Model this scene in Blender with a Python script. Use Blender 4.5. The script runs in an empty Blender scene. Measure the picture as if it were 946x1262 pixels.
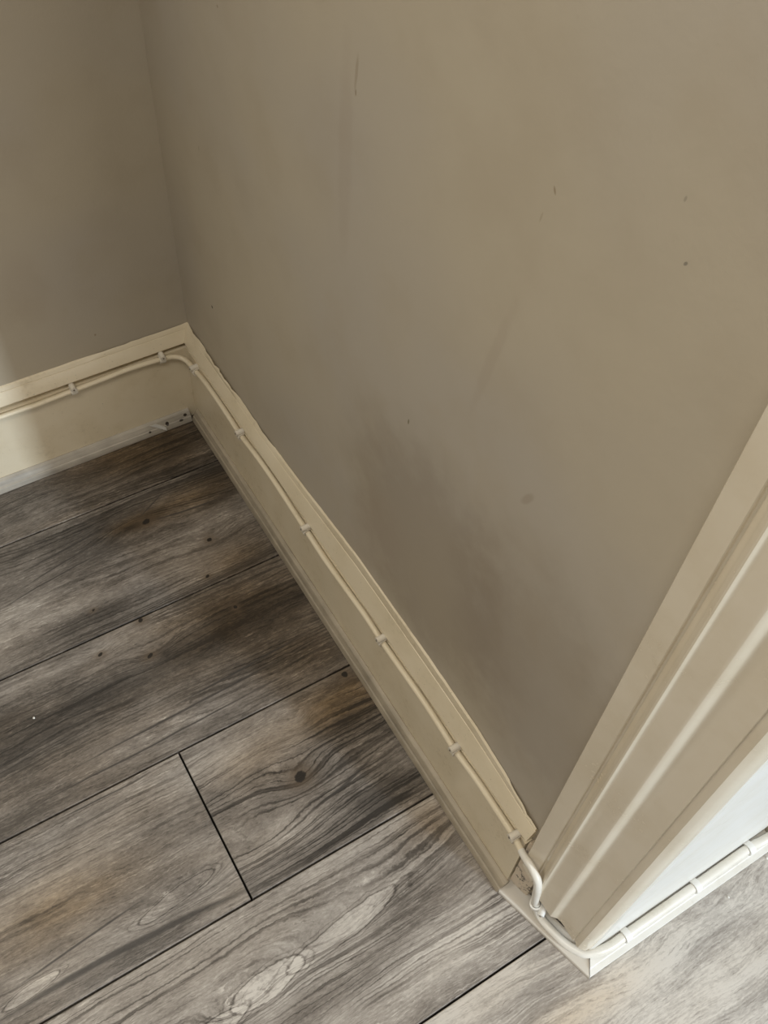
import bpy, bmesh, math, random
from mathutils import Vector, Matrix, noise as mnoise

random.seed(7)
SC = bpy.context.scene
COL = SC.collection

# ------------------------------------------------------------------ camera
cam = bpy.data.cameras.new('camera')
cam.sensor_fit = 'VERTICAL'
cam.sensor_height = 36.0
cam.lens = 1168.06 * 36.0 / 1262.0
cam.clip_start = 0.01
camo = bpy.data.objects.new('camera', cam)
COL.objects.link(camo)
RIGHT = Vector((0.854274, -0.517544, 0.048627))
DOWN = Vector((-0.387254, -0.696024, -0.604636))
FWD = Vector((0.346771, 0.497693, -0.795016))
M = Matrix((RIGHT, -DOWN, -FWD)).transposed().to_4x4()
M.translation = Vector((-0.301182, -0.951980, 1.063247))
camo.matrix_world = M
SC.camera = camo

# ------------------------------------------------------------------ world, lights, exposure
SC.view_settings.view_transform = 'Standard'
SC.view_settings.look = 'None'
SC.view_settings.gamma = 1.0
SC.view_settings.use_curve_mapping = False
SC.view_settings.exposure = 0.72
wd = bpy.data.worlds.new('world')
SC.world = wd
wd.use_nodes = True
bg = wd.node_tree.nodes['Background']
bg.inputs['Color'].default_value = (1.0, 0.90, 0.76, 1)
bg.inputs['Strength'].default_value = 0.11


def area(name, loc, aim, sx, sy, power, col):
    l = bpy.data.lights.new(name, 'AREA')
    l.shape = 'RECTANGLE'
    l.size, l.size_y = sx, sy
    l.energy = power
    l.color = col
    o = bpy.data.objects.new(name, l)
    COL.objects.link(o)
    o.location = loc
    o.rotation_euler = (Vector(aim) - Vector(loc)).to_track_quat('-Z', 'Y').to_euler()
    return o


# daylight: a tall window and the open
# hall beyond the doorway; added fill lights at the left wall and overhead
area('left_wall_fill', (-1.30, 0.0, 1.35), (-1.30, -1.0, 1.25), 1.0, 1.1, 13, (1.0, 0.93, 0.80))  # added light on the solid wall, no window there; fades towards the corner
area('doorway_window_light', (0.685, -3.2, 1.15), (0.685, 0.0, 1.15), 0.11, 1.5, 40, (0.76, 0.89, 1.0))
area('hall_light', (0.40, -3.0, 1.3), (0.2, 0.0, 0.8), 0.55, 1.6, 10.5, (1.0, 0.95, 0.88))
area('overhead_fill', (-0.85, -1.25, 2.35), (-0.75, -1.15, 0.0), 0.7, 0.7, 12, (1.0, 0.93, 0.80))  # added soft fill from above for the wall gradient, no fitting modelled

# ------------------------------------------------------------------ node helpers


class V:
    """a scalar socket with arithmetic that builds Math nodes"""
    nt = None

    def __init__(s, sock): s.s = sock

    @staticmethod
    def m(op, a, b=None, clamp=False):
        n = V.nt.nodes.new('ShaderNodeMath')
        n.operation = op
        n.use_clamp = clamp
        for i, q in enumerate((a, b)):
            if q is None: continue
            if isinstance(q, V): V.nt.links.new(q.s, n.inputs[i])
            else: n.inputs[i].default_value = q
        return V(n.outputs[0])

    def __add__(a, b): return V.m('ADD', a, b)
    __radd__ = __add__
    def __sub__(a, b): return V.m('SUBTRACT', a, b)
    def __rsub__(a, b): return V.m('SUBTRACT', b, a)
    def __mul__(a, b): return V.m('MULTIPLY', a, b)
    __rmul__ = __mul__
    def __truediv__(a, b): return V.m('DIVIDE', a, b)
    def exp(a): return V.m('EXPONENT', a)
    def abs(a): return V.m('ABSOLUTE', a)
    def clamp(a): return V.m('ADD', a, 0.0, True)


def gauss(x, y, x0, y0, sx, sy, rot=0.0):
    dx, dy = x - x0, y - y0
    if rot:
        c, s = math.cos(rot), math.sin(rot)
        dx, dy = dx * c + dy * s, dy * c - dx * s
    a, b = dx * (1 / sx), dy * (1 / sy)
    return (0.0 - (a * a + b * b)).exp()


def step(v, lo, hi):
    n = V.nt.nodes.new('ShaderNodeMapRange')
    n.interpolation_type = 'SMOOTHSTEP'
    n.inputs[1].default_value, n.inputs[2].default_value = lo, hi
    V.nt.links.new(v.s, n.inputs[0])
    return V(n.outputs[0])


def combine(x, y, z):
    n = V.nt.nodes.new('ShaderNodeCombineXYZ')
    for i, q in enumerate((x, y, z)):
        if isinstance(q, V): V.nt.links.new(q.s, n.inputs[i])
        else: n.inputs[i].default_value = q
    return n.outputs[0]


def noise(vec, scale=1.0, detail=3.0, rough=0.5):
    n = V.nt.nodes.new('ShaderNodeTexNoise')
    n.inputs['Scale'].default_value = scale
    n.inputs['Detail'].default_value = detail
    n.inputs['Roughness'].default_value = rough
    V.nt.links.new(vec, n.inputs['Vector'])
    return V(n.outputs[0])


def mixc(fac, a, b, mode='MIX'):
    n = V.nt.nodes.new('ShaderNodeMix')
    n.data_type = 'RGBA'
    n.blend_type = mode
    n.clamp_factor = True
    if isinstance(fac, V): V.nt.links.new(fac.s, n.inputs[0])
    else: n.inputs[0].default_value = fac
    for i, q in ((6, a), (7, b)):
        if isinstance(q, tuple): n.inputs[i].default_value = (*q, 1)
        else: V.nt.links.new(q, n.inputs[i])
    return n.outputs[2]


def ramp(fac, stops):
    n = V.nt.nodes.new('ShaderNodeValToRGB')
    el = n.color_ramp.elements
    while len(el) < len(stops): el.new(0.5)
    for e, (p, c) in zip(el, stops):
        e.position = p
        e.color = (*c, 1)
    V.nt.links.new(fac.s, n.inputs[0])
    return n.outputs[0]


def new_mat(name):
    m = bpy.data.materials.new(name)
    m.use_nodes = True
    V.nt = m.node_tree
    b = m.node_tree.nodes['Principled BSDF']
    return m, b


def coords(offset=None):
    tc = V.nt.nodes.new('ShaderNodeTexCoord')
    out = tc.outputs['Object']
    if offset is not None:
        a = V.nt.nodes.new('ShaderNodeVectorMath')
        a.operation = 'ADD'
        V.nt.links.new(out, a.inputs[0])
        a.inputs[1].default_value = offset
        out = a.outputs[0]
    s = V.nt.nodes.new('ShaderNodeSeparateXYZ')
    V.nt.links.new(out, s.inputs[0])
    return out, V(s.outputs[0]), V(s.outputs[1]), V(s.outputs[2])


def link(a, b): V.nt.links.new(a.s if isinstance(a, V) else a, b)


def bump(b, h, strength, dist):
    n = V.nt.nodes.new('ShaderNodeBump')
    n.inputs['Strength'].default_value = strength
    n.inputs['Distance'].default_value = dist
    link(h, n.inputs['Height'])
    V.nt.links.new(n.outputs[0], b.inputs['Normal'])


# ------------------------------------------------------------------ materials
def wall_mat(name, axis, spots, base=(0.46, 0.405, 0.315)):
    m, b = new_mat(name)
    vec, x, y, z = coords()
    u = x if axis == 'x' else y
    big = noise(vec, 3.2, 2.0, 0.5)
    mid = noise(vec, 14.0, 3.0, 0.55)
    c = mixc(step(big, 0.35, 0.65), base, (base[0] * 0.93, base[1] * 0.95, base[2] * 1.03))
    c = mixc(step(mid, 0.42, 0.75) * 0.35, c, (base[0] * 0.86, base[1] * 0.83, base[2] * 0.80))
    for (u0, z0, su, sz, rot, col, k) in spots:
        g = gauss(u, z, u0, z0, su, sz, rot)
        g = step(g * (0.6 + 0.8 * noise(vec, 120.0 if su < 0.01 else 30.0, 3.0, 0.6)), 0.25, 0.8)
        c = mixc(g * k, c, col)
    link(c, b.inputs['Base Color'])
    b.inputs['Roughness'].default_value = 0.62
    b.inputs['Specular IOR Level'].default_value = 0.3
    bump(b, noise(vec, 260.0, 3.0, 0.6) + 2.0 * noise(vec, 45.0, 2.0, 0.5), 0.25, 0.0006)
    return m


def paint_mat(name, base, rough=0.35, dirt=(0.20, 0.15, 0.09), amount=0.5, specks=0.0, cracks=False, relief=0.22):
    """old gloss paint with grime in patches and small chips"""
    m, b = new_mat(name)
    vec, x, y, z = coords()
    n1 = noise(vec, 18.0, 4.0, 0.6)
    n2 = noise(vec, 150.0, 3.0, 0.6)
    c = mixc(step(n1, 0.35, 0.7) * 0.5, base, tuple(q * f for q, f in zip(base, (0.88, 0.85, 0.78))))
    g = step(n1 * 0.55 + n2 * 0.55, 0.60, 0.78)
    c = mixc(g * amount, c, dirt)
    if specks:
        sp = step(noise(vec, 420.0, 1.0, 0.5), 0.70, 0.76) * step(noise(vec, 30.0, 2.0, 0.5), 0.48, 0.62)
        c = mixc(sp * specks, c, (0.06, 0.045, 0.03))
    if cracks:
        cr = (noise(vec, 55.0, 4.0, 0.7) - 0.5).abs()
        c = mixc((1.0 - step(cr, 0.006, 0.03)) * step(noise(vec, 32.0, 1.0, 0.5), 0.50, 0.58), c, (0.03, 0.02, 0.015))
    link(c, b.inputs['Base Color'])
    link((rough + 0.25 * g), b.inputs['Roughness'])
    bump(b, noise(vec, 45.0, 2.0, 0.5) + 0.15 * n2, relief, 0.0006)
    return m


def flat_mat(name, col, rough=0.5):
    m, b = new_mat(name)
    vec, x, y, z = coords()
    n = noise(vec, 90.0, 3.0, 0.6)
    c = mixc(n * 0.6, col, tuple(q * 0.82 for q in col))
    link(c, b.inputs['Base Color'])
    b.inputs['Roughness'].default_value = rough
    return m


def bead_mat(name, along, base, hole_spots=()):
    """unpainted grey foil-wrapped floor bead with long grain and scuffs"""
    m, b = new_mat(name)
    vec, x, y, z = coords()
    l, t = (y, x) if along == 'y' else (x, y)
    g = noise(combine(l * 5.0, t * 160.0, z * 160.0), 1.0, 4.0, 0.6)
    f = noise(combine(l * 60.0, t * 900.0, z * 900.0), 1.0, 2.0, 0.5)
    n = noise(vec, 25.0, 3.0, 0.6)
    c = ramp(g * 0.6 + n * 0.5 - 0.05, [(0.25, tuple(q * 0.45 for q in base)), (0.5, tuple(q * 0.85 for q in base)), (0.8, tuple(min(1, q * 1.25) for q in base))])
    c = mixc(step(f, 0.5, 0.8) * 0.3, c, tuple(q * 0.5 for q in base))
    for (l0, z0, sl, sz) in hole_spots:
        c = mixc(step(gauss(l, z, l0, z0, sl, sz), 0.35, 0.55), c, (0.03, 0.022, 0.015))
    link(c, b.inputs['Base Color'])
    b.inputs['Roughness'].default_value = 0.45
    bump(b, g, 0.2, 0.0005)
    return m


def wood_mat(name, centre, seed, tone=0.0, brown=0.25, bumps=(), knots=(), tones=(), browns=(), lines=(), blobs=(), line_amt=0.5, wav=1.0, gscale=1.0):
    """printed laminate oak.  bumps bend the grain into loops (x, y, sx, sy, height); knots are dark
    ellipses (x, y, rx, ry); tones lighten or darken (x, y, sx, sy, rot, amount); browns stain
    (x, y, sx, sy, rot, amount); lines are dark cracks in the print (x, y, length, width, rot, bend)"""
    m, b = new_mat(name)
    vec, x, y, z = coords(centre)
    w0 = noise(combine(x * 2.6, y * 8.0, seed), 1.0, 2.0, 0.5)
    w1 = noise(combine(x * 9.0, y * 26.0, seed + 3.1), 1.0, 2.0, 0.5)
    jit = noise(combine(x * 60.0, y * 130.0, seed + 2.0), 1.0, 2.0, 0.6)
    jag = noise(combine(x * 260.0, y * 300.0, seed + 2.5), 1.0, 2.0, 0.6)
    yw = y + (0.056 * wav) * (w0 - 0.5) + (0.013 * wav) * (w1 - 0.5) + 0.0030 * (jit - 0.5) + 0.0022 * (jag - 0.5)
    for (bx, by, sx, sy, h) in bumps:
        yw = yw + (0.62 * h) * gauss(x, y, bx, by, sx, sy)
    g1 = noise(combine(x * 1.0, yw * (55.0 * gscale), seed + 7.0), 1.0, 4.0, 0.62)
    g2 = noise(combine(x * 0.8, yw * (105.0 * gscale), seed + 11.0), 1.0, 2.0, 0.5)
    dark = 1.0 - step((g2 - 0.5).abs(), 0.0, 0.060)                     # thin dark ring lines
    lmask = step(noise(combine(x * 4.5, y * 14.0, seed + 17.0), 1.0, 2.0, 0.5), 0.36, 0.60)
    dark = dark * lmask
    fib = noise(combine(x * 40.0, yw * 460.0, seed + 21.0), 1.0, 4.0, 0.75)
    grit = noise(combine(x * 170.0, y * 420.0, seed + 24.0), 1.0, 3.0, 0.7)
    pore = noise(combine(x * 60.0, yw * 800.0, seed + 27.0), 1.0, 2.0, 0.5)
    blot = noise(combine(x * 6.0, y * 15.0, seed + 31.0), 1.0, 4.0, 0.6)
    smear = noise(combine(x * 22.0, y * 38.0, seed + 35.0), 1.0, 4.0, 0.65)
    streak = step(fib, 0.52, 0.72) * step(noise(combine(x * 8.0, y * 22.0, seed + 37.0), 1.0, 2.0, 0.5), 0.45, 0.68)
    t = tone + 0.46 * (g1 - 0.5) + 0.74 * (blot - 0.5) + 0.62 * (fib - 0.5) + 0.42 * (grit - 0.5) + 0.36 * (smear - 0.5) + 0.45 + 0.24 * streak
    for (tx, ty, sx, sy, r, k) in tones:
        t = t + k * gauss(x, y, tx, ty, sx, sy, r)
    for (tx, ty, sx, sy, r, k) in blobs:
        q = gauss(x, y, tx, ty, sx, sy, r) + 0.55 * (smear - 0.5) + 0.35 * (w1 - 0.5)
        t = t + k * step(q, 0.40, 0.50) - 0.30 * (1.0 - step((q - 0.40).abs(), 0.0, 0.06)) - 0.16 * (1.0 - step((q - 0.22).abs(), 0.0, 0.04)) - 0.12 * (1.0 - step((q - 0.70).abs(), 0.0, 0.035))
    t = t - line_amt * 0.40 * dark * (0.6 + 0.8 * grit)
    t = t - 0.14 * step(pore, 0.56, 0.70)
    c = ramp(t.clamp(), [(0.02, (0.030, 0.026, 0.023)), (0.30, (0.105, 0.092, 0.081)), (0.52, (0.225, 0.201, 0.180)),
                         (0.74, (0.375, 0.345, 0.315)), (0.97, (0.60, 0.565, 0.520))])
    bm_ = step(noise(combine(x * 4.0, y * 11.0, seed + 41.0), 1.0, 3.0, 0.55), 0.40, 0.70) * brown
    for (tx, ty, sx, sy, r, k) in browns:
        bm_ = bm_ + k * gauss(x, y, tx, ty, sx, sy, r) * (0.5 + noise(combine(x * 20.0, yw * 60.0, seed), 1.0, 3.0, 0.6))
    c = mixc(bm_.clamp(), c, (0.96, 0.76, 0.50), 'MULTIPLY')
    for (lx, ly, ln, wd_, r, bend) in lines:
        yy = y - ly + 0.006 * (w1 - 0.5)
        xx = x - lx
        cc, ss = math.cos(r), math.sin(r)
        a, d = xx * cc + yy * ss, yy * cc - xx * ss
        d = d - bend * a * a
        q = (0.0 - (d * (1 / wd_)) * (d * (1 / wd_)) - (a * (1 / ln)) * (a * (1 / ln))).exp()
        c = mixc(step(q * (0.55 + 0.9 * fib), 0.2, 0.85) * 0.85, c, (0.045, 0.040, 0.037))
    for (kx, ky, rx, ry) in knots:
        d = gauss(x, y, kx, ky, rx * 2.6, ry * 2.6)
        c = mixc(d * (0.2 + smear), c, (0.12, 0.085, 0.055))
        d = gauss(x, y, kx, ky, rx, ry, 0.5) * (0.1 + 1.8 * noise(vec, 210.0, 3.0, 0.6))
        c = mixc(step(d, 0.25, 0.5), c, (0.018, 0.014, 0.011))
    link(c, b.inputs['Base Color'])
    link(0.40 + 0.18 * fib, b.inputs['Roughness'])
    b.inputs['Specular IOR Level'].default_value = 0.45
    bump(b, 0.6 * fib + 0.5 * g1 - 0.5 * dark, 0.35, 0.0006)
    return m


# ------------------------------------------------------------------ mesh helpers
def obj(name, bm, mat, parent=None, smooth=True, sharp=40):
    me = bpy.data.meshes.new(name)
    bmesh.ops.recalc_face_normals(bm, faces=bm.faces)
    if smooth:
        for f in bm.faces: f.smooth = True
        for e in bm.edges:
            if len(e.link_faces) == 2 and e.calc_face_angle(0) > math.radians(sharp): e.smooth = False
    bm.to_mesh(me)
    bm.free()
    me.materials.append(mat)
    o = bpy.data.objects.new(name, me)
    COL.objects.link(o)
    if parent: o.parent = parent
    return o


def struct(name, bm, mat, label, cat, parent=None, **kw):
    o = obj(name, bm, mat, parent, **kw)
    if parent is None:
        o['kind'] = 'structure'
        o['category'] = cat
    if label: o['label'] = label
    return o


def loft(stations, closed=True):
    """skin a list of equally long point rings; ends capped"""
    bm = bmesh.new()
    rings = [[bm.verts.new(p) for p in s] for s in stations]
    n = len(rings[0])
    for a, b in zip(rings, rings[1:]):
        for i in range(n if closed else n - 1):
            j = (i + 1) % n
            bm.faces.new((a[i], a[j], b[j], b[i]))
    if closed:
        bm.faces.new(rings[0])
        bm.faces.new(rings[-1])
    return bm


def lerp_table(tab, t):
    if t <= tab[0][0]: return tab[0][1]
    for (a, va), (b, vb) in zip(tab, tab[1:]):
        if t <= b: return va + (vb - va) * (t - a) / (b - a)
    return tab[-1][1]


def catmull(pts, per=8):
    out = []
    P = [Vector(p) for p in pts]
    P = [P[0] * 2 - P[1]] + P + [P[-1] * 2 - P[-2]]
    for i in range(1, len(P) - 2):
        p0, p1, p2, p3 = P[i - 1:i + 3]
        for k in range(per):
            t = k / per
            out.append(0.5 * ((2 * p1) + (p2 - p0) * t + (2 * p0 - 5 * p1 + 4 * p2 - p3) * t * t + (3 * p1 - p0 - 3 * p2 + p3) * t ** 3))
    out.append(P[-2])
    return out


def tube(path, radii, seg=12):
    rings = []
    up = Vector((0, 0, 1))
    n = len(path)
    for i, p in enumerate(path):
        d = (path[min(i + 1, n - 1)] - path[max(i - 1, 0)]).normalized()
        s = d.cross(up)
        if s.length < 1e-3: s = Vector((1, 0, 0))
        s.normalize()
        u = s.cross(d).normalized()
        up = u if abs(d.z) > 0.8 else Vector((0, 0, 1))
        r = radii[i]
        rings.append([p + r * (math.cos(2 * math.pi * k / seg) * s + math.sin(2 * math.pi * k / seg) * u) for k in range(seg)])
    return loft(rings)


def nz(a, b=0.0, c=0.0): return mnoise.noise(Vector((a, b, c)))


# ------------------------------------------------------------------ the walls
WALL = 0.022          # plaster face: x = WALL on the right wall, y = WALL on the left wall
BROWN, GREY, PINK = (0.20, 0.14, 0.08), (0.17, 0.155, 0.13), (0.33, 0.26, 0.20)
DARK_PATCH = (0.215, 0.170, 0.125)  # darker brown of the broad soft patch low on the right wall
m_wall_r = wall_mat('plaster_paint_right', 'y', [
    (-0.56, 0.33, 0.165, 0.165, 0.25, DARK_PATCH, 0.42), (-0.72, 0.36, 0.13, 0.17, -0.2, DARK_PATCH, 0.32),
    (-0.413, 0.730, 0.0022, 0.016, 0.1, BROWN, 0.30), (-0.413, 0.716, 0.0010, 0.003, 0.0, BROWN, 0.7),
    (-0.624, 0.766, 0.0011, 0.003, -0.5, BROWN, 0.6), (-0.618, 0.745, 0.001, 0.004, 0.2, BROWN, 0.25),
    (-0.7208, 0.7846, 0.0010, 0.0018, 0.6, GREY, 0.7), (-0.7084, 0.8124, 0.0009, 0.002, 0.2, GREY, 0.4),
    (-0.0843, 0.2763, 0.0024, 0.0024, 0.0, (0.03, 0.025, 0.02), 1.0), (-0.5132, 0.4764, 0.0013, 0.0040, 0.1, (0.14, 0.13, 0.06), 0.8),
    (-0.664, 0.540, 0.004, 0.012, 0.5, BROWN, 0.25), (-0.183, 0.678, 0.0016, 0.0016, 0.0, BROWN, 0.6), (-0.1, 0.50, 0.0012, 0.004, 0.2, BROWN, 0.4),
    (-0.40, 0.66, 0.012, 0.10, 0.0, PINK, 0.20), (-0.60, 0.62, 0.006, 0.07, 0.2, PINK, 0.18),
    (-0.47, 0.26, 0.05, 0.10, 0.5, PINK, 0.20)])
m_wall_l = wall_mat('plaster_paint_left', 'x', [
    (-0.104, 0.199, 0.0016, 0.002, 0.0, BROWN, 0.6), (-0.17, 0.30, 0.03, 0.06, 0.0, PINK, 0.15)])


def wall_sheet(side, a0, a1, z1, na, nzv, depth):
    """plaster sheet with slight trowel waves, a rounded inner corner and real thickness"""
    bm = bmesh.new()
    g = []
    for i in range(na + 1):
        row = []
        a = a0 + (a1 - a0) * i / na
        for k in range(nzv + 1):
            z = z1 * k / nzv
            w = 0.0012 * nz(a * 5, z * 5, 3.0 if side == 'r' else 9.0) + 0.0005 * nz(a * 18, z * 18, 1.0)
            w *= min(1.0, abs(a - 0.03) * 12)
            f = WALL + w
            row.append(bm.verts.new((f, a, z) if side == 'r' else (a, f, z)))
        g.append(row)
    for i in range(na):
        for k in range(nzv):
            bm.faces.new((g[i][k], g[i + 1][k], g[i + 1][k + 1], g[i][k + 1]))
    back = []
    for (i, k) in ((0, 0), (na, 0), (na, nzv), (0, nzv)):
        p = g[i][k].co
        back.append(bm.verts.new((depth, p.y, p.z) if side == 'r' else (p.x, depth, p.z)))
    bm.faces.new(back)
    edges = ([g[i][0] for i in range(na + 1)], g[na], [g[i][nzv] for i in range(na, -1, -1)], list(reversed(g[0])))
    for e, (p, q) in zip(edges, ((0, 1), (1, 2), (2, 3), (3, 0))):
        bm.faces.new([*e, back[q], back[p]])
    return bm


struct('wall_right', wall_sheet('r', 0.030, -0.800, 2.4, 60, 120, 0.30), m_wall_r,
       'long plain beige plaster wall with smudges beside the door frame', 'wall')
struct('wall_left', wall_sheet('l', -2.2, 0.30, 2.4, 90, 100, 0.25), m_wall_l,
       'short grey beige plaster wall at the left behind the far skirting', 'wall')

# ------------------------------------------------------------------ the floor
m_under = flat_mat('dark_underlay', (0.012, 0.009, 0.007), 0.9)
bm = bmesh.new()
bmesh.ops.create_cube(bm, size=1.0, matrix=Matrix.Translation((-0.5, -1.0, -0.032)) @ Matrix.Diagonal((3.4, 2.5, 0.04, 1)))
floor = struct('floor', bm, m_under, 'grey brown laminate floor of long oak planks', 'floor', smooth=False)

ROW = [0.0872 + 0.192 * k for k in range(-1, 7)]     # joints lie at y = -ROW


def plank(x0, x1, y0, y1, mat_args):
    g = 0.0011
    x0, x1, y0, y1 = x0 + g, x1 - g, y0 + g, y1 - g
    c = Vector(((x0 + x1) / 2, (y0 + y1) / 2, 0))
    bv = 0.0009
    rings = []
    for (d, z) in ((0, -0.010), (0, -bv), (bv * 0.3, -bv * 0.3), (bv, 0.0)):
        rings.append([(sx * ((x1 - x0) / 2 - d), sy * ((y1 - y0) / 2 - d), z) for sx, sy in ((-1, -1), (1, -1), (1, 1), (-1, 1))])
    bmp = loft(rings)
    mat = wood_mat('laminate_oak', c, **mat_args)
    o = obj('plank', bmp, mat, floor, smooth=False)
    o.location = c
    return o


XL, XR = -1.9, 0.9
PL = []
# behind to front
plank(XL, 0.012, -ROW[1], 0.012, dict(seed=1.0, tone=-0.10, brown=0.45,
      browns=[(-0.06, -0.02, 0.10, 0.05, 0.0, 0.9)], tones=[(-0.01, -0.02, 0.08, 0.05, 0.0, -0.22), (-0.30, -0.05, 0.12, 0.04, 0, 0.03)]))
plank(XL, 0.012, -ROW[2], -ROW[1], dict(seed=5.0, tone=0.0, brown=0.15, wav=0.7,
      bumps=[(-0.150, -0.135, 0.055, 0.022, -0.030), (-0.0705, -0.2108, 0.04, 0.018, 0.016)],
      knots=[(-0.1332, -0.1411, 0.0060, 0.0040), (-0.0705, -0.2108, 0.0034, 0.0030), (-0.2466, -0.2401, 0.0024, 0.0016), (-0.098, -0.264, 0.003, 0.002)],
      tones=[(-0.145, -0.139, 0.030, 0.007, 0.1, -0.30), (-0.04, -0.155, 0.06, 0.006, 0.1, -0.20), (-0.33, -0.205, 0.11, 0.030, 0.0, 0.24), (-0.20, -0.125, 0.12, 0.030, 0.0, -0.16), (-0.05, -0.205, 0.10, 0.03, 0, 0.08), (-0.24, -0.255, 0.12, 0.02, 0, -0.12), (0.0, -0.12, 0.07, 0.05, 0, -0.20), (-0.02, -0.26, 0.06, 0.02, 0, -0.14)],
      browns=[(-0.05, -0.130, 0.09, 0.028, 0.05, 0.8), (-0.150, -0.135, 0.04, 0.012, 0, 0.8), (-0.05, -0.26, 0.05, 0.03, 0.05, 0.5)],
      lines=[(-0.075, -0.150, 0.055, 0.0018, -0.10, 1.2), (-0.115, -0.117, 0.03, 0.0013, 0.5, 0), (-0.25, -0.150, 0.075, 0.0014, 0.18, -0.6), (-0.27, -0.168, 0.09, 0.0013, 0.14, -0.4), (-0.25, -0.132, 0.07, 0.0016, 0.14, -0.5)]))
plank(XL, 0.012, -ROW[3], -ROW[2], dict(seed=9.0, tone=-0.07, brown=0.30, wav=0.8,
      knots=[(-0.2095, -0.3369, 0.0042, 0.0026), (-0.2001, -0.2835, 0.0035, 0.0026), (-0.0867, -0.3249, 0.0024, 0.0028), (-0.262, -0.305, 0.0034, 0.0020)],
      bumps=[(-0.205, -0.335, 0.035, 0.018, 0.018), (-0.262, -0.300, 0.03, 0.014, 0.012)],
      tones=[(-0.30, -0.365, 0.14, 0.028, 0.0, -0.18), (-0.09, -0.345, 0.12, 0.05, 0, -0.17), (-0.30, -0.295, 0.12, 0.012, 0.0, 0.20), (-0.25, -0.435, 0.20, 0.022, 0, 0.12)],
      browns=[(-0.08, -0.330, 0.11, 0.05, 0, 0.8), (-0.04, -0.43, 0.07, 0.04, 0, 0.6)],
      lines=[(-0.20, -0.425, 0.16, 0.0016, 0.03, 0), (-0.24, -0.447, 0.18, 0.0014, 0.02, 0), (-0.12, -0.410, 0.10, 0.0015, 0.06, 0)]))
plank(-0.2307, 0.012, -ROW[4], -ROW[3], dict(seed=14.0, tone=0.06, brown=0.20, wav=0.7,
      knots=[(-0.1218, -0.5686, 0.0075, 0.0060), (-0.012, -0.480, 0.004, 0.004)],
      bumps=[(-0.1218, -0.5686, 0.035, 0.020, 0.024), (-0.094, -0.5064, 0.022, 0.014, 0.020), (-0.215, -0.622, 0.10, 0.030, 0.045)],
      tones=[(-0.01, -0.515, 0.05, 0.03, 0, -0.14), (-0.20, -0.500, 0.06, 0.03, 0, 0.16), (-0.05, -0.54, 0.06, 0.03, -0.3, -0.18), (-0.13, -0.565, 0.05, 0.02, -0.25, -0.12), (-0.03, -0.63, 0.09, 0.03, 0, -0.14), (-0.16, -0.615, 0.06, 0.018, 0.15, 0.12), (-0.10, -0.65, 0.10, 0.012, 0.1, -0.14)],
      browns=[(-0.03, -0.510, 0.06, 0.035, 0.0, 1.1), (-0.15, -0.520, 0.06, 0.03, 0, 0.45)],
      lines=[(-0.075, -0.600, 0.05, 0.0022, 0.25, 1.0)], line_amt=0.9))
plank(XL, -0.2307, -ROW[4], -ROW[3], dict(seed=23.0, tone=0.12, blobs=[(-0.458, -0.630, 0.035, 0.006, 0.12, 0.09), (-0.300, -0.620, 0.045, 0.008, 0.12, 0.04)], brown=0.25, wav=0.6,
      bumps=[(-0.285, -0.622, 0.060, 0.014, 0.026)],
      tones=[(-0.30, -0.575, 0.20, 0.03, 0.0, -0.07), (-0.36, -0.648, 0.16, 0.010, 0.02, -0.22), (-0.29, -0.610, 0.05, 0.02, 0.1, -0.08), (-0.44, -0.626, 0.03, 0.006, 0, 0.22)],
      browns=[(-0.42, -0.570, 0.12, 0.035, 0, 0.55)],
      lines=[(-0.330, -0.478, 0.055, 0.0011, -0.02, 0.0), (-0.365, -0.640, 0.15, 0.0040, -0.04, -0.35), (-0.40, -0.612, 0.08, 0.0015, 0.10, 0)]))
plank(XL, XR, -ROW[5], -ROW[4], dict(seed=31.0, tone=0.24, blobs=[(-0.160, -0.7380, 0.070, 0.0120, 0.11, 0.15), (-0.258, -0.745, 0.045, 0.0150, 0.12, 0.18), (-0.325, -0.757, 0.05, 0.012, 0.1, 0.2)], brown=0.10, wav=0.8,
      bumps=[(-0.168, -0.738, 0.062, 0.016, 0.040), (-0.285, -0.749, 0.050, 0.016, 0.040), (-0.10, -0.715, 0.10, 0.022, 0.022)],
      tones=[(-0.075, -0.756, 0.05, 0.020, 0.1, -0.26), (-0.170, -0.782, 0.11, 0.013, 0.1, -0.22), (-0.06, -0.81, 0.12, 0.025, 0, 0.12), (-0.04, -0.70, 0.05, 0.03, 0, -0.08)],
      browns=[(-0.02, -0.690, 0.04, 0.025, 0, 0.4)], line_amt=0.9))
plank(XL, XR, -ROW[6], -ROW[5], dict(seed=44.0, tone=0.42, brown=0.10, wav=1.2,
      tones=[(0.02, -0.925, 0.10, 0.02, 0.1, 0.06), (-0.02, -0.890, 0.05, 0.02, 0, -0.10), (0.16, -0.99, 0.1, 0.015, 0.05, 0.14), (0.14, -0.955, 0.09, 0.012, 0.1, -0.08)],
      browns=[(0.0, -0.93, 0.08, 0.02, 0, 0.35)], line_amt=0.35))
plank(XL, 0.55, -ROW[7], -ROW[6], dict(seed=52.0, tone=0.14, brown=0.15))

# ------------------------------------------------------------------ skirting boards
m_skirt = paint_mat('cream_gloss_paint', (0.73, 0.645, 0.490), 0.32, amount=0.16, specks=0.45)
m_bead_r = bead_mat('grey_bead_foil', 'y', (0.40, 0.345, 0.265))
m_bead_l = bead_mat('grey_bead_foil_left', 'x', (0.46, 0.42, 0.36),
                    [(-0.0085, 0.0135, 0.0030, 0.0022), (-0.0165, 0.0085, 0.0036, 0.0016), (-0.038, 0.011, 0.0030, 0.0030), (-0.066, 0.0085, 0.0022, 0.0014)])

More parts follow.
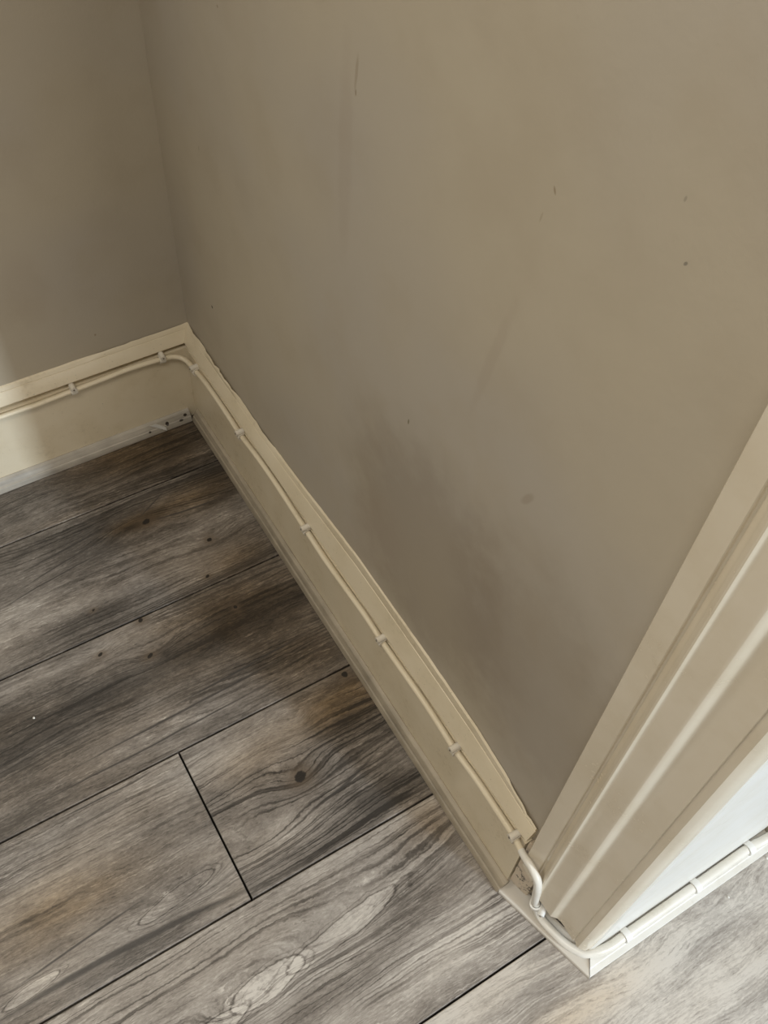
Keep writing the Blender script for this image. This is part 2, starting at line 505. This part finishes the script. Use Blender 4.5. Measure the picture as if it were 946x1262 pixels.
CRACK = [(0.022, 0.0), (0.012, 0.0), (0.004, 0.0016), (-0.012, 0.0012), (-0.03, 0.0002), (-0.06, 0.0026), (-0.10, 0.0036), (-0.125, 0.0028), (-0.15, 0.0), (-0.20, 0.0004), (-0.215, 0.0016), (-0.24, 0.0),
         (-0.74, 0.0), (-0.765, 0.0022), (-0.785, 0.0026)]


def face_r(y): return 0.0110 + 0.0022 * (-y / 0.79)


TOP_R = [(-0.79, 0.170), (-0.7756, 0.1724), (-0.7265, 0.1812), (-0.68, 0.189), (-0.59, 0.192), (-0.50, 0.192), (-0.45, 0.192), (-0.376, 0.1837), (-0.318, 0.1765), (-0.255, 0.1714), (-0.20, 0.1700), (-0.13, 0.172), (0.02, 0.1695)]


def prof(face, ztop, crack, jit):
    """section through a skirting board: (distance from room datum, height)"""
    k = ztop - 0.170
    return [(face, 0.0), (face, 0.1350), (face + 0.0090, 0.1352), (face + 0.0090, 0.1440), (face - 0.0010, 0.1440), (face - 0.0016, 0.1450),
            (face - 0.0010, 0.1475), (face + 0.0036, 0.1580 + k * 0.55), (face + 0.0056, 0.1622 + k * 0.7), (face + 0.0062, 0.1626 + k * 0.7), (face + 0.0060, 0.1634 + k * 0.72),
            (WALL - 0.0022 - crack, ztop - 0.0018), (WALL - 0.0008 - crack + jit, ztop),
            (WALL - 0.0004 - crack + jit, ztop - 0.0015), (WALL + 0.006, ztop - 0.016), (WALL + 0.006, 0.0)]


st = []
N = 160
for i in range(N + 1):
    y = 0.0215 + (-0.788 - 0.0215) * i / N
    j = 0.0005 * nz(y * 60) + 0.0004 * nz(y * 170, 3)
    cr = max(0.0, lerp_table(list(reversed(CRACK)), y) * (0.75 + 0.9 * nz(y * 90, 8)))
    f = face_r(y) + 0.0003 * nz(y * 9, 4)
    st.append([(px, y, pz) for px, pz in prof(f, lerp_table(TOP_R, y) + 1.3 * j, cr, j if cr > 0 else 0.0008)])
# the front end is splintered: its lower corner stops a few millimetres further back
base_r = struct('baseboard_right', loft(st), m_skirt, 'long cream gloss skirting board running towards the door frame', 'skirting board', sharp=25)
st = []
for i in range(N + 1):
    x = -1.6 + (0.0215 + 1.6) * i / N
    j = 0.0005 * nz(x * 60, 7) + 0.0004 * nz(x * 170, 5)
    cr = max(0.0, lerp_table([(-0.12, 0.0), (-0.10, 0.0012), (-0.07, 0.0008), (-0.05, 0.0), (-0.02, 0.0004), (-0.004, 0.0014), (0.008, 0.0010), (0.014, 0.0)], x) * (0.75 + 0.9 * nz(x * 90, 8)))
    f = 0.0118 + 0.0003 * nz(x * 9, 4)
    st.append([(x, py, pz) for py, pz in prof(f, 0.169 + 1.3 * j, cr, j if cr > 0 else 0.0008)])
base_l = struct('baseboard_left', loft(st), m_skirt, 'short cream gloss skirting board under the left wall', 'skirting board', sharp=25)


def bead_prof(face, h):
    return [(0.0, 0.0006), (0.0, h * 0.20), (face * 0.16, h * 0.46), (face * 0.30, h * 0.52), (face * 0.34, h * 0.60), (face * 0.58, h * 0.86), (face * 0.92, h), (face + 0.001, h * 0.97), (face + 0.001, 0.0006)]


st = []
for i in range(101):
    y = 0.0 + (-0.7905) * i / 100
    h = 0.0235 - 0.0050 * (-y / 0.79) + 0.0008 * nz(y * 7, 2)
    st.append([(px + 0.0003 * nz(y * 15, 6), y, pz) for px, pz in bead_prof(face_r(y), h)])
b_r = struct('bead', loft(st), m_bead_r, 'scuffed grey bead along the floor', None, base_r, sharp=25)
st = []
for i in range(101):
    x = -1.6 + (1.6 - 0.0005) * i / 100
    st.append([(x, py + 0.0003 * nz(x * 15, 6), pz) for py, pz in bead_prof(0.0118, 0.0195 + 0.0006 * nz(x * 7, 1))])
b_l = struct('bead', loft(st), m_bead_l, 'pale grey bead with nail holes along the floor', None, base_l, sharp=25)

# set-back filler piece between the skirting end and the door frame, cracked
m_fill = paint_mat('cracked_filler_paint', (0.62, 0.53, 0.42), 0.5, dirt=(0.05, 0.035, 0.025), amount=0.35, specks=0.3, cracks=True)
rings = []
for k in range(13):
    z = 0.020 + (0.140 - 0.020) * k / 12
    e = 0.0012 * nz(z * 90, 2)
    rings.append([(0.0155 + e, -0.7895, z), (0.0170 + e, -0.800, z), (0.0200 + e, -0.8125 + e, z), (0.040, -0.8125, z), (0.040, -0.7895, z)])
struct('filler_block', loft(rings), m_fill, 'cracked and chipped filler piece at the skirting end', None, base_r)

# ------------------------------------------------------------------ door frame: architrave, jamb lining, floor strip
m_arch = paint_mat('architrave_paint', (0.70, 0.63, 0.51), 0.17, relief=0.05, amount=0.10, dirt=(0.30, 0.23, 0.15))
m_jamb = paint_mat('jamb_white_paint', (0.80, 0.80, 0.77), 0.30, amount=0.12, dirt=(0.5, 0.47, 0.42))
# plan of the moulding (x, y), outer back edge first; the frame is slightly splayed
PLAN = [(0.0235, -0.7965), (0.0098, -0.7968), (0.0090, -0.7975), (0.0116, -0.8134), (0.0122, -0.8140), (0.0146, -0.8142), (0.0152, -0.8156),
        (0.0140, -0.8186), (0.0118, -0.8212), (0.0099, -0.8232), (0.0090, -0.8252), (0.0093, -0.8265), (0.0103, -0.8276), (0.0114, -0.8287), (0.0122, -0.8305), (0.0134, -0.8350), (0.0146, -0.8400), (0.0156, -0.8440), (0.0162, -0.8462),
        (0.0166, -0.8470), (0.0190, -0.8489), (0.0222, -0.8516), (0.0244, -0.8550), (0.0257, -0.8590), (0.0282, -0.8720), (0.0286, -0.8745), (0.0303, -0.8752), (0.0306, -0.8768), (0.0300, -0.8790), (0.0306, -0.8822), (0.0334, -0.8856), (0.0372, -0.8882), (0.0440, -0.8893), (0.0600, -0.8890), (0.0600, -0.7965)]


def bottom(x, y): return 0.030 + 0.004 * nz(y * 60, 3) + 0.78 * max(0.0, y + 0.889)


zs = [None] + [0.12 + (2.1 - 0.12) * k / 24 for k in range(25)]
st = []
for z in zs:
    st.append([(x, y, (bottom(x, y) if z is None else z)) for x, y in PLAN])
struct('trim_1', loft(st), m_arch, 'cream moulded door architrave standing on the end of the wall', 'architrave', sharp=28)

bm = bmesh.new()
zs2 = (0.0145, 2.1)
pl = [(0.046, -0.8885), (0.050, -0.8905), (0.3000, -0.8905), (0.3020, -0.8890), (0.3020, -0.86), (0.046, -0.86)]
struct('trim_2', loft([[(x, y, z) for x, y in pl] for z in zs2]), m_jamb, 'white painted door jamb lining facing the daylight', 'door jamb', smooth=False)
m_stub = paint_mat('beige_stub_paint', (0.56, 0.50, 0.40), 0.4, amount=0.5)
pl = [(0.3025, -0.8890), (0.3025, -0.9010), (0.40, -0.9010), (0.40, -0.86), (0.3025, -0.86)]
struct('trim_4', loft([[(x, y, z) for x, y in pl] for z in (0.0, 0.030)]), m_stub, 'beige block beyond the end of the white floor strip', 'trim', smooth=False)

# mitred flat strip round the foot of the frame
m_strip = paint_mat('white_strip_paint', (0.60, 0.565, 0.51), 0.38, amount=0.5, specks=0.5, dirt=(0.25, 0.22, 0.18))
A, Bc, Cc = Vector((0.0014, -0.7915, 0)), Vector((0.0326, -0.9095, 0)), Vector((0.3010, -0.9108, 0))


def strip(a, b, na, nb, w, sec, n=24):
    """na, nb: inward cross directions at both ends (mitre allowed)"""
    st = []
    for i in range(n + 1):
        t = i / n
        p = a.lerp(b, t)
        c = na.lerp(nb, t)
        st.append([p + c * (d * w) + Vector((0, 0, h + 0.0002 * nz(t * 9, d * 5))) for d, h in sec])
    return loft(st)


SEC = [(0.0, 0.0006), (0.0, 0.0042), (0.05, 0.0056), (0.14, 0.0060), (0.55, 0.0068), (1.0, 0.0085), (1.25, 0.0085), (1.25, 0.0006)]
s1 = Vector((0.96, 0.28, 0.0))
mitre = Vector((0.80, 1.08, 0.0))
struct('trim_3', strip(A, Bc, Vector((1.0, 0.62, 0)), mitre, 0.0150, SEC), m_strip, 'off-white flat bead strip turning round the foot of the door frame', 'floor strip', sharp=25)
m_strip2 = paint_mat('white_strip_paint_bright', (0.78, 0.77, 0.74), 0.35, amount=0.2, specks=0.2, dirt=(0.4, 0.37, 0.33))
SEC2 = [(0.0, 0.0006), (0.0, 0.0050), (0.03, 0.0062), (0.35, 0.0072), (0.42, 0.0085), (1.0, 0.0105), (1.2, 0.0105), (1.2, 0.0006)]
o = struct('return_strip', strip(Bc + Vector((0.0007, 0, 0)), Cc, mitre, Vector((0, 1.12, 0)), 0.0150, SEC2), m_strip2, 'white length of the strip along the jamb', None, bpy.data.objects['trim_3'], sharp=25)

# ------------------------------------------------------------------ the cable
m_cable = paint_mat('painted_cable', (0.75, 0.665, 0.51), 0.34, amount=0.25)
m_cable_w = paint_mat('painted_cable_white', (0.76, 0.735, 0.68), 0.32, amount=0.2, dirt=(0.4, 0.33, 0.25))


def rc(y, z): return (face_r(y) - 0.0040, y, z - 0.0014)


CAB_L = [(-1.55, 0.0072, 0.133), (-0.60, 0.0072, 0.135), (-0.2515, 0.0076, 0.1335), (-0.2092, 0.0076, 0.1325), (-0.1532, 0.0078, 0.1345), (-0.1076, 0.0078, 0.136), (-0.0722, 0.0078, 0.1375), (-0.0267, 0.0074, 0.135), (-0.008, 0.0050, 0.1325), (0.0030, -0.0040, 0.1285)]
CAB_R = [rc(-0.0267, 0.1255), rc(-0.066, 0.1335), rc(-0.117, 0.1345), rc(-0.1697, 0.1320), rc(-0.216, 0.1375), rc(-0.266, 0.1390), rc(-0.3056, 0.1370), rc(-0.3475, 0.1345),
         rc(-0.3926, 0.1315), rc(-0.444, 0.1345), rc(-0.4867, 0.1375), rc(-0.5235, 0.1352), rc(-0.563, 0.136), rc(-0.6026, 0.138), rc(-0.6407, 0.136), rc(-0.671, 0.1325),
         rc(-0.709, 0.1365), rc(-0.7431, 0.1355), rc(-0.7760, 0.1330)]
CAB_E = [(0.0052, -0.7960, 0.1350), (0.0044, -0.8070, 0.1370), (0.0044, -0.8173, 0.1330), (0.0050, -0.8222, 0.1240), (0.0066, -0.8250, 0.1050), (0.0100, -0.8256, 0.0800), (0.0165, -0.8277, 0.0450), (0.0205, -0.8325, 0.0213), (0.0226, -0.8430, 0.0138),
         (0.0278, -0.8665, 0.0130), (0.0345, -0.8810, 0.0135), (0.0430, -0.8905, 0.0140), (0.0650, -0.8968, 0.0140), (0.0890, -0.8970, 0.0145), (0.1400, -0.8972, 0.0150), (0.1874, -0.8972, 0.0150), (0.2681, -0.8972, 0.0150), (0.2965, -0.9000, 0.0160), (0.395, -0.9060, 0.0360)]


def rad(p):
    if p.y > -0.79: return 0.0037
    t = min(1.0, (-0.79 - p.y) / 0.06)
    return 0.0037 + 0.0012 * t + (0.0004 if p.x > 0.05 else 0)


root = bpy.data.objects.new('cable', None)
COL.objects.link(root)
root.location = (0, 0, 0.13)
root['label'] = 'thin white painted aerial cable clipped along both skirting boards and round the door frame'
root['category'] = 'cable'
path = catmull([(x, y, z - 0.0018) for x, y, z in CAB_L] + CAB_R + CAB_E, 6)
split = next(i for i, p in enumerate(path) if p.y < -0.79 and p.z < 0.1355)
for (a, b, m, lab) in ((0, split + 1, m_cable, None), (split, len(path), m_cable_w, 'whiter stretch of sheath around the frame')):
    seg = path[a:b]
    o = obj('sheath', tube(seg, [rad(p) for p in seg]), m, root)
    o.location = (0, 0, -0.13)
    if lab: o['label'] = lab

# ------------------------------------------------------------------ cable clips
m_clip = flat_mat('white_clip_plastic', (0.74, 0.69, 0.60), 0.4)
m_clip_w = flat_mat('bright_clip_plastic', (0.84, 0.83, 0.80), 0.35)
m_nail = flat_mat('dull_steel_nail', (0.20, 0.17, 0.13), 0.5)


def clip(pos, along, out, label, r, mat, nail_side=1, w=0.0085, nail=True):
    """round nail-in clip: a saddle over the cable and a nail block at one side.
    along: cable direction, out: away from the surface"""
    along = Vector(along).normalized()
    out = Vector(out).normalized()
    side = along.cross(out).normalized() * nail_side
    e = bpy.data.objects.new('cable_clip', None)
    COL.objects.link(e)
    Mx = Matrix((along, side, along.cross(side).normalized())).transposed()
    if Mx.col[2].dot(out) < 0:
        Mx = Matrix((-along, side, out)).transposed()
    e.matrix_world = Mx.to_4x4()
    e.location = pos
    e['label'] = label
    e['category'] = 'cable clip'
    e['group'] = 'white cable clips holding the cable'
    ri, ro = r + 0.00025, r + 0.0021
    base = -(r + 0.0002)
    ang = [math.pi * k / 10 for k in range(11)]
    outer = [(-ro, base)] + [(-ro * math.cos(a), ro * math.sin(a)) for a in ang] + [(ro, base)]
    inner = [(ri, base)] + [(ri * math.cos(a), ri * math.sin(a)) for a in ang] + [(-ri, base)]
    ring = outer + inner
    bmc = loft([[(s * w / 2, y, z) for y, z in ring] for s in (-1, -0.92, 0.92, 1)])
    obj('saddle', bmc, mat, e)
    if nail:
        bmn = bmesh.new()
        bmesh.ops.create_cone(bmn, cap_ends=True, segments=14, radius1=0.0040, radius2=0.0037, depth=r * 3.0,
                              matrix=Matrix.Translation((0, ro + 0.0012, base + r * 1.5)))
        nb = obj('nail_boss', bmn, mat, e)
        bmn = bmesh.new()
        bmesh.ops.create_cone(bmn, cap_ends=True, segments=12, radius1=0.0013, radius2=0.0010, depth=0.0010,
                              matrix=Matrix.Translation((0, ro + 0.0012, base + r * 3.0 + 0.0004)))
        obj('nail_head', bmn, m_nail, nb)
    return e


def on_path(test):
    i = min(range(len(path)), key=lambda k: test(path[k]))
    return path[i], path[min(i + 1, len(path) - 1)] - path[max(i - 1, 0)]


LEFT = (path[0:1], None)
for x, lab in ((-0.1532, 'small cream clip on the left skirting cable, away from the corner'),
               (-0.0267, 'small cream clip on the left skirting cable, next to the room corner')):
    p, d = on_path(lambda q, x=x: abs(q.x - x) + (10 if q.y < -0.012 else 0))
    clip(p, d, (0, -1, 0), lab, 0.0037, m_clip, 1 if False else -1)
names = ['first', 'second', 'third', 'fourth', 'fifth', 'sixth']
for y, nm in zip((-0.0285, -0.1697, -0.3475, -0.5215, -0.671, -0.7774), names):
    p, d = on_path(lambda q, y=y: abs(q.y - y) + (10 if q.z < 0.12 else 0))
    lab = nm + ' clip along the right skirting counted from the room corner'
    if nm == 'first': lab = 'first clip on the right skirting, just past the cable bend at the room corner'
    if nm == 'sixth': lab = 'bright clip at the front end of the right skirting beside the door frame'
    clip(p, d, (-1, 0, 0), lab, 0.0037, m_clip, 1 if False else -1)
p, d = on_path(lambda q: (q - Vector((0.0168, -0.8278, 0.044))).length)
clip(p, d, (-0.85, -0.5, 0.15), 'chunky hooked clip low on the cable where it bends onto the floor strip', 0.0047, m_clip_w, -1, 0.0065)
for x, lab in ((0.0885, 'clip on the jamb cable nearest the strip corner'), (0.187, 'middle clip of the three on the white door jamb'), (0.268, 'far right clip on the white door jamb by the frame edge')):
    p, d = on_path(lambda q, x=x: abs(q.x - x) + (10 if q.y > -0.85 else 0))
    clip(p, d, (0, -0.75, 0.65), lab, 0.0053, m_clip_w, 1, 0.0075, nail=False)

# ------------------------------------------------------------------ small debris
m_flake = flat_mat('white_paint_chip', (0.80, 0.79, 0.75), 0.5)
bm = bmesh.new()
top, bot = [], []
for i, (x, y, z) in enumerate([(-0.0640, 0.0040, 0.0190), (-0.0560, 0.0000, 0.0225), (-0.0480, -0.0030, 0.0190), (-0.0425, -0.0040, 0.0120), (-0.0420, -0.0035, 0.0045), (-0.0460, -0.0030, 0.0080), (-0.0540, 0.0000, 0.0130)]):
    top.append(bm.verts.new((x, y, z)))
    bot.append(bm.verts.new((x + 0.0003, y + 0.0008, z - 0.0004)))
bm.faces.new(top)
bm.faces.new(bot)
for i in range(7): bm.faces.new((top[i], top[(i + 1) % 7], bot[(i + 1) % 7], bot[i]))
o = obj('paint_flake', bm, m_flake, smooth=False)
o['label'] = 'peeling white paint flake on the left bead near the room corner'
o['category'] = 'paint flake'


def crumb(x, y, r, label):
    bmc = bmesh.new()
    bmesh.ops.create_icosphere(bmc, subdivisions=2, radius=r)
    for v in bmc.verts:
        v.co *= 1 + 0.35 * nz(v.co.x / r * 1.7 + x * 50, v.co.y / r * 1.7, v.co.z / r * 1.7)
        v.co.z *= 0.7
    o = obj('plaster_crumb', bmc, m_flake, smooth=False)
    o.location = (x, y, r * 0.62)
    o['label'] = label
    o['category'] = 'crumb'
    o['group'] = 'white crumbs on the floor'


crumb(-0.3605, -0.3471, 0.0014, 'tiny white crumb on the dark plank at the left edge')
crumb(0.2177, -0.9241, 0.0013, 'tiny white crumb on the pale floor below the door jamb')
crumb(0.2860, -0.9155, 0.0016, 'tiny white crumb at the far right end of the floor strip')
